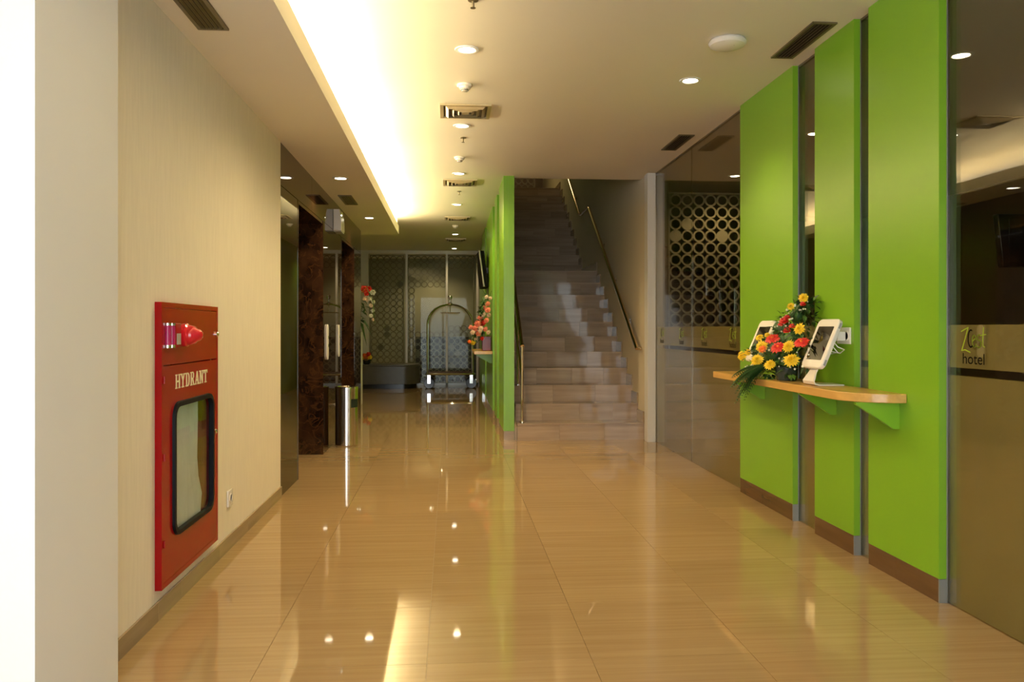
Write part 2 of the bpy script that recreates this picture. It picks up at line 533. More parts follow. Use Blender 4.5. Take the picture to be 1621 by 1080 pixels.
def ribbon(mb, pts, wd, x, uy, z0):
    """flat brush stroke on the glass; pts are (u, v) with u running to -Y"""
    for (a, b) in zip(pts[:-1], pts[1:]):
        dx, dz = b[0] - a[0], b[1] - a[1]
        l = math.hypot(dx, dz) or 1e-6
        ex, ez = dx / l * wd * 0.35, dz / l * wd * 0.35
        nx, nz = -dz / l * wd / 2, dx / l * wd / 2
        q = [(a[0] - ex + nx, a[1] - ez + nz), (b[0] + ex + nx, b[1] + ez + nz), (b[0] + ex - nx, b[1] + ez - nz), (a[0] - ex - nx, a[1] - ez - nz)]
        mb.prism([(uy - u, z0 + v_) for u, v_ in q], 'x', x, x + 0.0008)


htxt = text_mesh('hotel', 0.066)
hv = [(-0.0, v.co.x, v.co.y) for v in htxt.vertices]
hf = [tuple(p.vertices) for p in htxt.polygons]


def arc(cx, cy, rx, ry, a0, a1, n=12):
    return [(cx + rx * math.cos(math.radians(a0 + (a1 - a0) * i / n)), cy + ry * math.sin(math.radians(a0 + (a1 - a0) * i / n))) for i in range(n + 1)]


for ly in (3.215, 6.09, 6.79, 7.47, 8.17):
    g = MB()
    z0 = 1.115
    X0 = WR - 0.0012
    ribbon(g, [(-0.080, 0.082), (-0.060, 0.090), (-0.036, 0.098)], 0.005, X0, ly, z0)
    ribbon(g, [(-0.036, 0.098), (-0.058, 0.045), (-0.078, 0.000)], 0.006, X0, ly, z0)
    ribbon(g, [(-0.078, 0.000), (-0.055, 0.004), (-0.022, -0.006)], 0.005, X0, ly, z0)
    ribbon(g, [(-0.008, 0.04), (0.010, 0.052)] + arc(0.003, 0.048, 0.012, 0.018, 0, 180) + arc(0.005, 0.040, 0.014, 0.022, 180, 330), 0.005, X0, ly, z0)
    ribbon(g, arc(0.036, 0.057, 0.012, 0.012, 40, 250) + arc(0.034, 0.030, 0.013, 0.015, 70, -140), 0.005, X0, ly, z0)
    ribbon(g, [(0.063, 0.098), (0.058, 0.05), (0.060, 0.022), (0.070, 0.018)], 0.005, X0, ly, z0)
    ribbon(g, [(0.046, 0.066), (0.078, 0.070)], 0.004, X0, ly, z0)
    lo = obj('logo_script', g, M_logog, gw)
    k = MB()
    ribbon(k, arc(-0.016, 0.052, 0.018, 0.036, 70, 300, 16), 0.0055, X0 - 0.0009, ly, z0)
    obj('logo_mark', k, M_logok, lo)
    t = MB()
    t.v = [(X0, ly - u * 1.08, 1.060 + v_) for _, u, v_ in hv]
    t.f = list(hf)
    obj('logo_word', t, M_logok, lo)

# far glass screen wall
fw = struct('window_2', 'white framed glass wall at the end of the corridor')
FY = 17.25
obj('frame_post', MB().box(-1.87, -1.70, FY - 0.06, FY + 0.06, 0, 2.80), M_post, fw)
for x in (-0.90, -0.05, 0.60):
    obj('mullion', MB().box(x - 0.022, x + 0.022, FY - 0.05, FY + 0.05, 0, 2.79), M_post, fw)
obj('head_rail', MB().box(-2.2, 0.64, FY - 0.06, FY + 0.06, 2.79, ZC), M_post, fw)
obj('sill_rail', MB().box(-2.2, 0.64, FY - 0.05, FY + 0.05, 0, 0.05), M_strip, fw)
for a, b in ((-1.70, -0.922), (-0.878, -0.072), (-0.028, 0.578)):
    obj('pane', MB().box(a, b, FY - 0.01, FY, 0.05, 2.79), M_farglass, fw)
struct('wall_back', 'grey green wall of the room behind the far glass', MB().box(-2.3, 1.0, 19.2, 19.3, 0, ZC).box(0.645, 0.70, 16.9, 19.2, 0, ZC), M_backroom)

# ================================================================ STAIRCASE
st = thing('staircase', 'polished brown stone staircase of two flights rising behind the green partition', 'staircase', (1.42, 8.64, 0))
RZ, GO = 0.185, 0.28
SX0, SX1 = 0.73, STW - 0.002


def step(n, y, depth):
    z1 = RZ * n
    s = obj('step', MB().box(SX0 + 0.012, SX1, y + 0.012, y + depth + 0.012, max(0, z1 - RZ * 1.0), z1 - 0.020), M_step, st)
    cuts = [SX0] + [SX0 + q for q in ((0.46, 0.95) if n % 2 else (0.30, 0.72, 1.10))] + [SX1]
    for a, b in zip(cuts[:-1], cuts[1:]):
        obj('riser_tile', MB().box(a + 0.0008, b - 0.0008, y, y + 0.0115, z1 - RZ, z1 - 0.0215), M_step, s)
    if z1 < H + 0.1:
        for a, b in zip(cuts[:-1], cuts[1:]):
            obj('tread_tile', MB().box(a + 0.0008, b - 0.0008, y - 0.012, y + depth - 0.001, z1 - 0.020, z1), M_step, s)
    else:
        obj('tread_tile', MB().box(SX0, SX1, y - 0.012, y + depth - 0.001, z1 - 0.020, z1), M_step, s)
    obj('wall_skirting', MB().box(SX1 - 0.014, SX1, y - 0.012, y + depth, z1, z1 + 0.12), M_skirt, s)


for n in range(1, 12):
    step(n, 8.64 + (n - 1) * GO, GO if n < 11 else 1.30)
for n in range(12, 22):
    step(n, 8.64 + 10 * GO + 1.30 + (n - 12) * GO, GO if n < 21 else 2.85)
obj('stringer', MB().prism([(8.66, 0), (8.66, 0.14), (11.44, 1.98), (12.74, 2.0), (15.3, 3.70), (18.1, 3.80), (18.1, 0)], 'x', 0.7035, 0.7285), M_skirt, st)

# right handrail
hr = thing('wall_handrail', 'polished steel handrail fixed to the cream stair wall', 'handrail', (2.05, 8.75, 0.95))
rp = [(2.10, 8.70, 0.99), (2.05, 8.70, 0.99), (2.05, 8.76, 1.03), (2.05, 11.70, 2.96), (2.05, 11.80, 3.0), (2.05, 12.4, 2.98), (2.05, 12.62, 3.02), (2.05, 14.2, 4.06), (2.05, 15.2, 4.72)]
obj('rail', MB().tube(rp, 0.022, 12), M_brass, hr)
for yb, zb in ((9.3, 1.385), (10.1, 1.91), (10.9, 2.435), (13.3, 3.465)):
    b = obj('bracket', MB().tube([(2.05, yb, zb - 0.018), (2.055, yb, zb - 0.07), (2.114, yb, zb - 0.09)], 0.008, 8), M_steel, hr)
    obj('bracket_plate', MB().lathe([(0.03, 0), (0.03, 0.004)], (2.112, yb, zb - 0.09), 12, 'x'), M_steel, b)
# left handrail with posts
hl = thing('stair_railing', 'brass toned steel railing with posts beside the green partition', 'railing', (0.797, 8.78, RZ))
a0, b0 = Vector((0.797, 8.78, 1.02)), Vector((0.797, 11.5, 1.02 + 2.72 * RZ / GO))
obj('rail', MB().tube([a0 + Vector((0, -0.01, -0.006)), a0, b0], 0.021, 12), M_brass, hl)
dn = Vector((0, 0, -0.36))
obj('mid_rail', MB().tube([a0 + dn, b0 + dn], 0.012, 8), M_brass, hl)
for n in (1, 3, 5, 7, 9, 11):
    yb = 8.64 + (n - 1) * GO + 0.14
    zt = 1.02 + (yb - 8.78) * RZ / GO
    p = obj('post', MB().tube([(0.797, yb, RZ * n), (0.797, yb, zt)], 0.015, 10), M_chrome, hl)
    obj('post_foot', MB().lathe([(0.032, 0), (0.032, 0.006), (0.018, 0.014)], (0.797, yb, RZ * n), 12), M_chrome, p)

# ================================================================ RING SCREENS
RP = 0.135


def ring_mesh(p, seg=20):
    m = MB()
    ro, ri = p * 0.512, p * 0.375
    pr = [(ro, -0.006), (ro, 0.006), (ri, 0.006), (ri, -0.006), (ro, -0.006)]
    m.lathe(pr, (0, 0, 0), seg, 'y', caps=False)
    me = m.mesh('ring')
    me.materials.append(M_ring)
    return me


ringm = ring_mesh(RP)
dm = MB().lathe([(RP * 0.512, -0.006), (RP * 0.512, 0.006)], (0, 0, 0), 20, 'y')
discm = dm.mesh('disc')
discm.materials.append(M_ring)
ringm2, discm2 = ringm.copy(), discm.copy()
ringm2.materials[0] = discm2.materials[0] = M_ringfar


def ring_screen(label, x0, y, z0, nc, nr, keep=lambda c, r: True, group=None, frame=True):
    t = thing('ring_screen', label, 'screen', (x0 + nc * RP / 2, y, z0), group)
    for c in range(nc):
        for r in range(nr):
            if not keep(c, r):
                continue
            solid = random.random() < 0.05
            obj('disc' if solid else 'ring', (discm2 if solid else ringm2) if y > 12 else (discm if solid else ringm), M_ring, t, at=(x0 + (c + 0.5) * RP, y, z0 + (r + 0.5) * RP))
    if frame:
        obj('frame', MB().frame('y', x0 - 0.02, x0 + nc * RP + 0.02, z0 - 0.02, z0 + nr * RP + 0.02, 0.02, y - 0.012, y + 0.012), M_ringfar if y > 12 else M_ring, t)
    return t


ring_screen('lattice screen of interlocked rings behind the tinted glass wall', 2.49, 8.96, 0.03, 11, 20, lambda c, r: r > 7)
ring_screen('tall pale ring lattice behind the far pane beside the white post', -1.66, FY + 0.12, 0.06, 5, 20)
ring_screen('ring lattice behind the middle far pane with a plain upper centre', -0.87, FY + 0.12, 0.06, 6, 20, lambda c, r: r < 8 or r > 14 or (c < 1))
ring_screen('ring lattice behind the far pane next to the green partition', -0.02, FY + 0.12, 0.06, 4, 20, lambda c, r: r < 9 or r > 17)
ring_screen('ring lattice at the head of the stairs on the upper landing', 0.75, 17.3, 3.92, 8, 5)

# ================================================================ HYDRANT CABINET
XF = -1.178
hc = thing('hydrant_cabinet', 'red steel hydrant cabinet with a glazed door let into the cream wall', 'hydrant cabinet', (WL, (HY0 + HY1) / 2, HZ0))
body = MB().frame('x', HY0, HY1, HZ0, HZ1, 0.022, WL + 0.0005, XF)
body.frame('x', HY0 + 0.035, HY1 - 0.035, HZ0 + 0.035, HZ1 - 0.035, 0.01, -1.40, WL + 0.001)
obj('body', body, M_red, hc)
obj('lining', MB().box(-1.41, -1.40, HY0 + 0.035, HY1 - 0.035, HZ0 + 0.035, HZ1 - 0.035), M_rust, hc)
hd = obj('header_panel', MB().box(XF - 0.014, XF - 0.001, HY0 + 0.023, HY1 - 0.023, 1.056, HZ1 - 0.023), M_red, hc, bevel=0.002)


def rrect(u0, u1, v0, v1, r, n=6):
    pts = []
    for cu, cv, a in ((u1 - r, v1 - r, 0), (u0 + r, v1 - r, 90), (u0 + r, v0 + r, 180), (u1 - r, v0 + r, 270)):
        pts += arc(cu, cv, r, r, a, a + 90, n)
    return pts


def rect_match(pts, u0, u1, v0, v1):
    k = len(pts) // 4
    out = []
    cor = [(u1, v1), (u0, v1), (u0, v0), (u1, v0)]
    for q in range(4):
        for i in range(k):
            f = i / (k - 1)
            cu, cv = cor[q]
            p = pts[q * k + i]
            # first half of each corner follows one side, second half the other
            if q in (0, 2):
                out.append((cu, p[1] + (cv - p[1]) * min(1, 2 * f)) if f <= 0.5 else (cu + (p[0] - cu) * (2 * f - 1), cv))
            else:
                out.append((p[0] + (cu - p[0]) * min(1, 2 * f), cv) if f <= 0.5 else (cu, cv + (p[1] - cv) * (2 * f - 1)))
    return out


WY0, WY1, WZ0, WZ1 = 3.545, 4.128, 0.312, 0.892
inner = rrect(WY0 + 0.012, WY1 - 0.012, WZ0 + 0.012, WZ1 - 0.012, 0.06)
outer = rect_match(inner, HY0 + 0.023, HY1 - 0.023, HZ0 + 0.023, 1.052)
xa, xb = XF - 0.014, XF - 0.001
dm = MB()
L4 = [[(xb, *p) for p in outer], [(xb, *p) for p in inner], [(xa, *p) for p in inner], [(xa, *p) for p in outer], [(xb, *p) for p in outer]]
dm.loops(L4, True, False, False)
door = obj('cabinet_door', dm, M_red, hc)
g0 = rrect(WY0, WY1, WZ0, WZ1, 0.07)
g1 = rrect(WY0 + 0.022, WY1 - 0.022, WZ0 + 0.022, WZ1 - 0.022, 0.05)
gm = MB()
gm.loops([[(xb, *p) for p in g0], [(xb + 0.012, *p) for p in [(u * 0.9 + q * 0.1, v_ * 0.9 + s * 0.1) for (u, v_), (q, s) in zip(g0, g1)]],
          [(xb + 0.012, *p) for p in g1], [(xb - 0.010, *p) for p in g1], [(xb, *p) for p in g0]], True, False, False)
obj('gasket', gm, M_gasket, door)
obj('door_glass', MB().prism(rrect(WY0 + 0.015, WY1 - 0.015, WZ0 + 0.015, WZ1 - 0.015, 0.055), 'x', XF - 0.010, XF - 0.006), M_clear, door)
obj('latch', MB().lathe([(0.013, 0), (0.013, 0.008), (0.006, 0.012)], (XF - 0.001, 4.17, 0.69), 12, 'x'), M_chrome, door)
obj('latch', MB().lathe([(0.013, 0), (0.013, 0.008), (0.006, 0.014)], (XF - 0.001, 4.19, 1.18), 12, 'x'), M_chrome, hd)
for zz in (0.30, 0.66, 0.98):
    obj('hinge', MB().tube([(XF + 0.003, HY0 + 0.022, zz), (XF + 0.003, HY0 + 0.022, zz + 0.03)], 0.004, 8), M_red, door)
# call point vials, bell push, beacon on the header
for yv in (3.474, 3.526):
    v = obj('call_vial', MB().tube([(XF + 0.004, yv, 1.140), (XF + 0.004, yv, 1.222)], 0.0135, 12), mat('magenta_lens', (0.45, 0.02, 0.13), 0.1), hd)
    obj('vial_cap', MB().tube([(XF + 0.004, yv, 1.128), (XF + 0.004, yv, 1.140)], 0.015, 12), M_chrome, v)
    obj('vial_cap', MB().tube([(XF + 0.004, yv, 1.222), (XF + 0.004, yv, 1.232)], 0.015, 12), M_chrome, v)
cp = obj('call_point', MB().box(XF - 0.001, XF + 0.010, 3.560, 3.628, 1.125, 1.232), M_red, hd, bevel=0.003)
obj('call_point_glass', MB().box(XF + 0.010, XF + 0.012, 3.570, 3.618, 1.140, 1.188), mat('grey_push_plate', (0.42, 0.44, 0.38), 0.3), cp)
bc = obj('beacon_base', MB().lathe([(0.052, 0), (0.052, 0.018), (0.046, 0.024)], (XF - 0.001, 3.690, 1.180), 24, 'x'), M_redlens, hd)
obj('beacon_lens', MB().lathe([(0.044, 0.024), (0.044, 0.036), (0.038, 0.052), (0.028, 0.062), (0.024, 0.074), (0.014, 0.082), (0.002, 0.085)], (XF - 0.001, 3.690, 1.180), 24, 'x'), M_redlens, bc)
# slab serif letters
GLY = {
    'H': [((0, 0), (.16, 0), (.16, 1), (0, 1)), ((.44, 0), (.60, 0), (.60, 1), (.44, 1)), ((.16, .44), (.44, .44), (.44, .56), (.16, .56))] +
         [((a, z), (a + .28, z), (a + .28, z + .09), (a, z + .09)) for a in (-.06, .38) for z in (0, .91)],
    'Y': [((.22, 0), (.38, 0), (.38, .5), (.22, .5)), ((.22, .5), (.38, .5), (.17, 1), (.0, 1)), ((.22, .42), (.36, .42), (.58, 1), (.44, 1)),
          ((.12, 0), (.48, 0), (.48, .09), (.12, .09)), ((-.06, .91), (.24, .91), (.24, 1), (-.06, 1)), ((.38, .91), (.66, .91), (.66, 1), (.38, 1))],
    'D': [((.04, 0), (.20, 0), (.20, 1), (.04, 1)), ((-.04, 0), (.36, 0), (.36, .10), (-.04, .10)), ((-.04, .90), (.36, .90), (.36, 1), (-.04, 1)),
          ((.36, 0), (.52, .12), (.42, .22), (.34, .10)), ((.52, .12), (.58, .32), (.43, .34), (.40, .20)), ((.58, .30), (.58, .70), (.43, .70), (.43, .30)),
          ((.58, .68), (.52, .88), (.40, .80), (.43, .66)), ((.52, .88), (.36, 1), (.34, .90), (.42, .78))],
    'R': [((.04, 0), (.20, 0), (.20, 1), (.04, 1)), ((-.04, .91), (.40, .91), (.40, 1), (-.04, 1)), ((-.04, 0), (.28, 0), (.28, .09), (-.04, .09)),
          ((.18, .46), (.40, .46), (.40, .56), (.18, .56)), ((.40, 1), (.54, .88), (.54, .60), (.40, .46)), ((.26, .48), (.42, .50), (.58, .04), (.44, 0)),
          ((.42, 0), (.66, 0), (.66, .09), (.42, .09))],
    'A': [((.02, 0), (.14, 0), (.36, 1), (.26, 1)), ((.44, 0), (.62, 0), (.40, 1), (.26, 1)), ((.14, .28), (.48, .28), (.48, .38), (.14, .38)),
          ((-.06, 0), (.22, 0), (.22, .09), (-.06, .09)), ((.38, 0), (.68, 0), (.68, .09), (.38, .09))],
    'N': [((.04, 0), (.15, 0), (.15, 1), (.04, 1)), ((.47, 0), (.58, 0), (.58, 1), (.47, 1)), ((.04, 1), (.22, 1), (.58, 0), (.42, 0)),
          ((-.05, 0), (.25, 0), (.25, .09), (-.05, .09)), ((.37, .91), (.67, .91), (.67, 1), (.37, 1)), ((-.05, .91), (.15, .91), (.15, 1), (-.05, 1))],
    'T': [((.22, 0), (.38, 0), (.38, 1), (.22, 1)), ((-.02, .88), (.62, .88), (.62, 1), (-.02, 1)), ((.12, 0), (.48, 0), (.48, .09), (.12, .09)),
          ((-.02, .74), (.06, .74), (.10, .90), (-.02, .90)), ((.54, .74), (.62, .74), (.62, .90), (.50, .90))],
}
for i, ch in enumerate('HYDRANT'):
    m = MB()
    for q, poly in enumerate(GLY[ch]):
        m.prism([(3.588 + i * 0.0665 + u * 0.088, 0.948 + v_ * 0.062) for u, v_ in poly], 'x', XF - 0.001, XF + 0.0006 + q * 0.00004)
    obj('letter', m, M_cream, door)
# folded canvas hose hanging behind the glass
hs = thing('fire_hose', 'folded white canvas fire hose hanging inside the red hydrant cabinet', 'fire hose', (-1.30, 3.75, 0.30))
for i in range(9):
    yy = 3.63 + i * 0.038
    zb = 0.22 + (0.03 if i % 2 else 0) + max(0, i - 8) * 0.02
    pts = []
    for k in range(9):
        f = k / 8
        bulge = 0.11 * math.exp(-((f - 0.80) / 0.16) ** 2) * max(0, (i - 4) / 4.0)
        pts.append((-1.245 + 0.010 * math.sin(i * 1.7 + f * 3), yy + bulge, 0.98 - f * (0.98 - zb)))
    m = MB()
    lp = [[(p[0] + 0.045 * math.cos(2 * PI * j / 10), p[1] + 0.0165 * math.sin(2 * PI * j / 10), p[2]) for j in range(10)] for p in pts]
    m.loops(lp)
    obj('hose_fold', m, M_canvas, hs)
obj('hose_rack', MB().box(-1.33, -1.215, 3.58, 3.98, 0.982, 1.0), M_steel, hs)
obj('nozzle', MB().lathe([(0.03, 0), (0.03, 0.08), (0.018, 0.16), (0.02, 0.2)], (-1.34, 4.10, 0.36), 16), M_brass, hs)

# wall socket by the cabinet
ws = thing('wall_socket', 'small white socket low on the cream wall past the red cabinet', 'socket', (WL, 4.53, 0.28))
obj('plate', MB().box(WL + 0.0005, WL + 0.012, 4.485, 4.575, 0.235, 0.325), M_plastic, ws, bevel=0.004)
obj('socket_face', MB().lathe([(0.026, 0), (0.026, 0.003), (0.018, 0.003), (0.018, -0.002)], (WL + 0.012, 4.53, 0.28), 20, 'x'), M_plastic, ws)

# ================================================================ LIFT FITTINGS AND BIN
for yy, lab in ((8.08, 'white pill-shaped lift call plate nearer the steel bin'), (8.90, 'white pill-shaped lift call plate farther along the dark wall')):
    cpn = thing('lift_call_plate', lab, 'call panel', (WL, yy, 1.07), 'lift call plates')
    obj('plate', MB().prism(rrect(yy - 0.05, yy + 0.05, 0.90, 1.25, 0.049), 'x', WL + 0.0005, WL + 0.014), M_plastic, cpn, bevel=0.003)
    for zz in (1.04, 1.12):
        obj('button', MB().lathe([(0.017, 0), (0.017, 0.004), (0.012, 0.006)], (WL + 0.014, yy, zz), 16, 'x'), M_chrome, cpn)
wb = thing('wall_box', 'white box projecting high on the dark wall between the lifts', 'wall box', (WL, 8.58, 2.23))  # plain white box of unknown use, not a lantern
obj('case', MB().prism([(WL + 0.001, 2.232), (WL + 0.085, 2.232), (WL + 0.085, 2.33), (WL + 0.068, 2.455), (WL + 0.001, 2.455)], 'y', 8.52, 8.78), M_plastic, wb, bevel=0.006)
obj('lower_trim', MB().box(WL + 0.004, WL + 0.08, 8.53, 8.77, 2.222, 2.2315), M_greyplastic, wb)
obj('indicator', MB().lathe([(0.007, 0), (0.005, 0.004)], (WL + 0.077, 8.6, 2.40), 10, 'x'), M_lamp, wb)

bn = thing('litter_bin', 'round brushed steel litter bin standing between the lifts', 'bin', (-1.055, 8.43, 0))
bcx, bcy, br = -1.055, 8.43, 0.117
obj('body', MB().lathe([(br - 0.006, 0.0), (br - 0.004, 0.012), (br, 0.014), (br, 0.585)], (bcx, bcy, 0), 40), M_steel, bn)
obj('rim', MB().lathe([(br + 0.002, 0.585), (br + 0.003, 0.60), (br, 0.61), (br - 0.02, 0.612), (br - 0.024, 0.60), (br - 0.03, 0.592)], (bcx, bcy, 0), 40), M_chrome, bn)
obj('ash_tray', MB().lathe([(br - 0.03, 0.588), (br - 0.032, 0.595), (0.001, 0.595)], (bcx, bcy, 0), 32), M_ventdark, bn)
m = MB()
aa = [math.radians(-83 + 48 * i / 8 + 22) for i in range(9)]
m.loops([[(bcx + (br + 0.002) * math.cos(a), bcy + (br + 0.002) * math.sin(a), z) for a in aa] for z in (0.40, 0.485)], False, False, False)
m.loops([[(bcx + (br - 0.01) * math.cos(a), bcy + (br - 0.01) * math.sin(a), z) for a in aa] for z in (0.40, 0.485)], False, False, False)
obj('opening_patch', m, mat('dark_green_opening', (0.008, 0.02, 0.016), 0.35), bn)  # raised dark patch stands in for the shaded bin opening

# ================================================================ GREEN WALL PANELS (right)
XP = 2.150
for i, (a, b, lab) in enumerate(((4.908, 5.823, 'widest green wall panel, holding the flowers end of the oak shelf'),
                                 (4.140, 4.602, 'narrow middle green wall panel behind the white tablet'),
                                 (3.392, 3.991, 'tall green wall panel beside the large logo glass'))):
    p = thing('wall_panel', lab, 'wall panel', (2.17, (a + b) / 2, 0), 'green panels on the glass wall')
    obj('panel', MB().box(XP, WR - 0.002, a, b, 0.105, ZC - 0.001), M_green, p)
    cuts = [a, (a + b) / 2 + 0.05, b] if b - a > 0.55 else [a, b]
    for c, d in zip(cuts[:-1], cuts[1:]):
        obj('skirting_tile', MB().box(XP + 0.001, WR - 0.002, c + 0.004 * (c == a), d - 0.001, 0, 0.104), M_skirt_dark, p)
    obj('skirting_end', MB().box(XP, WR - 0.002, a - 0.001, a + 0.0035, 0, 0.104), M_strip, p)
    obj('edge_strip', MB().box(WR - 0.006, WR - 0.0015, a - 0.003, a - 0.0005, 0.0, ZC - 0.001), M_strip, p)

# oak shelf
sh = thing('wall_shelf', 'long light oak shelf with rounded end on the green panels', 'shelf', (2.02, 4.66, 0.855))
R = 0.235
poly = [(XP - 0.001, 5.69), (1.90, 5.69), (1.90, 3.64 + R)] + [(1.90 + R - R * math.cos(math.radians(t)), 3.64 + R - R * math.sin(math.radians(t))) for t in range(10, 91, 10)] + [(XP - 0.001, 3.64)]
obj('board', MB().prism(poly, 'z', 0.857, 0.900), M_wood, sh, bevel=0.003)
for yb in (3.70, 4.33, 5.35):
    obj('bracket', MB().prism([(XP - 0.001, 0.856), (1.935, 0.856), (1.935, 0.846), (XP - 0.03, 0.728), (XP - 0.001, 0.728)], 'y', yb, yb + 0.025), M_green, sh)


# ---------------------------------------------------------------- tablets on stands
def kiosk(y, label):
    t = thing('tablet_stand', label, 'tablet', (2.02, y, 0.900), 'tablets on the oak shelf')
    # flat metal stand : base, bend, neck
    hw = 0.055
    prof = [(2.125, 0.0015), (1.985, 0.0015), (1.966, 0.006), (1.960, 0.020), (1.985, 0.070), (2.030, 0.150), (2.06, 0.20)]
    th = 0.006
    m = MB()
    lo, hi = [], []
    for i, p in enumerate(prof):
        a, b = prof[max(0, i - 1)], prof[min(len(prof) - 1, i + 1)]
        dx, dz = b[0] - a[0], b[1] - a[1]
        l = math.hypot(dx, dz)
        nx, nz = dz / l * th / 2, -dx / l * th / 2
        lo.append((p[0] - nx, p[1] - nz)); hi.append((p[0] + nx, p[1] + nz))
    dzz = 0.900 + 0.0025
    wdt = [0.075, 0.075, 0.072, 0.068, 0.042, 0.036, 0.05]
    lp = []
    for (p, q, w_) in zip(lo, hi, wdt):
        lp.append([(p[0], y - w_, p[1] + dzz), (p[0], y + w_, p[1] + dzz), (q[0], y + w_, q[1] + dzz), (q[0], y - w_, q[1] + dzz)])
    m.loops(lp)
    obj('stand', m, M_plastic, t)
    # tablet case: local axes e1 = -Y (width), e2 = up and back, n = towards the corridor
    tilt = math.radians(24)
    yaw = math.radians(6)
    n = Vector((-math.cos(tilt) * math.cos(yaw), -math.cos(tilt) * math.sin(yaw), math.sin(tilt)))
    e1 = Vector((0, 0, 1)).cross(n).normalized()
    e2 = n.cross(e1)
    c = Vector((2.035, y, 0.900 + 0.225))
    def lift(pts, d):
        return [tuple(c + e1 * u + e2 * v_ + n * d) for u, v_ in pts]
    o_ = rrect(-0.103, 0.103, -0.145, 0.145, 0.030)
    i_ = rrect(-0.098, 0.098, -0.140, 0.140, 0.026)
    case = obj('tablet_case', MB().loops([lift(i_, -0.014), lift(o_, -0.010), lift(o_, 0.008), lift(i_, 0.012)]), M_plastic, t)
    s_ = rrect(-0.074, 0.074, -0.099, 0.099, 0.004, 2)
    obj('screen', MB().loops([lift(s_, 0.010), lift(s_, 0.0128)]), M_screen, case)
    for q in (-1, 1):
        k_ = [(-0.1042, q * 0.108 - 0.016), (-0.095, q * 0.108 - 0.016), (-0.095, q * 0.108 + 0.016), (-0.1042, q * 0.108 + 0.016)]
        k2 = [(-u, v_) for u, v_ in k_]
        obj('side_clip', MB().loops([lift(k2, -0.006), lift(k2, 0.006)]), M_greyplastic, case)
        obj('side_clip', MB().loops([lift(k_, -0.006), lift(k_, 0.006)]), M_greyplastic, case)
    return t


kiosk(4.27, 'white framed tablet on a bent stand in front of the flowers')
kiosk(5.13, 'white framed tablet half hidden behind the yellow and red flowers')

so = thing('power_outlet', 'white double power outlet on the narrow green panel', 'socket', (XP, 4.215, 1.17))
obj('plate', MB().box(XP - 0.010, XP - 0.0005, 4.165, 4.31, 1.125, 1.215), M_plastic, so, bevel=0.003)
for yy in (4.20, 4.275):
    obj('socket_face', MB().lathe([(0.026, 0), (0.026, -0.003), (0.02, -0.003), (0.02, 0.002)], (XP - 0.010, yy, 1.17), 20, 'x'), M_plastic, so)
pg = thing('charger_plug', 'white charger plug with looped cable in the power outlet', 'charger', (XP - 0.03, 4.235, 1.165))
obj('plug_body', MB().box(XP - 0.062, XP - 0.0135, 4.20, 4.25, 1.142, 1.192), M_plastic, pg, bevel=0.005)
obj('cable', MB().tube([(XP - 0.062, 4.225, 1.165), (XP - 0.08, 4.225, 1.15), (XP - 0.06, 4.20, 1.11), (XP - 0.025, 4.195, 1.095), (XP - 0.03, 4.23, 1.075), (XP - 0.07, 4.28, 1.085), (2.075, 4.28, 1.12)], 0.003, 6), M_plastic, pg)
obj('cable', MB().tube([(XP - 0.062, 4.24, 1.16), (XP - 0.085, 4.24, 1.13), (XP - 0.05, 4.22, 1.08), (XP - 0.06, 4.27, 1.07), (2.07, 4.29, 1.10)], 0.003, 6), M_plastic, pg)


# ================================================================ FLOWERS
def petal_flower(mb, c, n, r, layers, petals, inner=0.25, cup=0.35, wid=0.5):
    n = Vector(n).normalized()
    a = Vector((0, 0, 1)) if abs(n.z) < 0.9 else Vector((1, 0, 0))
    u = n.cross(a).normalized()
    v_ = n.cross(u)
    c = Vector(c)
    for l in range(layers):
        f = 1 - l * 0.26
        lift_ = cup * (l / max(1, layers)) + 0.08
        for k in range(petals):
            t = 2 * PI * (k + 0.5 * (l % 2)) / petals + random.uniform(-0.08, 0.08)
            d = u * math.cos(t) + v_ * math.sin(t)
            s = n.cross(d)
            rr = r * f * random.uniform(0.9, 1.08)
            wd = rr * wid * 2 * math.sin(PI / petals) * 1.3
            p0 = c + d * r * inner * 0.3 + n * r * 0.1 * l
            p1 = c + d * rr * 0.6 + n * r * (lift_ + 0.04)
            p2 = c + d * rr + n * r * lift_ * 0.8
            i = len(mb.v)
            mb.v += [tuple(p0), tuple(p1 + s * wd), tuple(p2), tuple(p1 - s * wd), tuple(p1 + n * r * 0.06)]
            mb.f += [(i, i + 1, i + 4), (i + 1, i + 2, i + 4), (i + 2, i + 3, i + 4), (i + 3, i, i + 4)]


def rose(mb, c, n, r):
    n = Vector(n).normalized()
    mb.ball(c, r * 0.62, 8, 5)
    petal_flower(mb, Vector(c) - n * r * 0.2, n, r, 3, 6, 0.5, 1.1, 0.8)


def leaf(mb, p, d, l, wd, droop=0.2):
    p, d = Vector(p), Vector(d).normalized()
    s = d.cross(Vector((0, 0, 1)))
    if s.length < 0.1:
        s = Vector((1, 0, 0))
    s.normalize()
    up = s.cross(d)
    i = len(mb.v)
    q = [p, p + d * l * 0.45 + s * wd / 2 + up * l * 0.05, p + d * l * 0.45 - s * wd / 2 + up * l * 0.05, p + d * l - Vector((0, 0, 1)) * l * droop, p + d * l * 0.5 - up * l * 0.03]
    mb.v += [tuple(x) for x in q]
    mb.f += [(i, i + 1, i + 4), (i + 1, i + 3, i + 4), (i + 3, i + 2, i + 4), (i + 2, i, i + 4)]


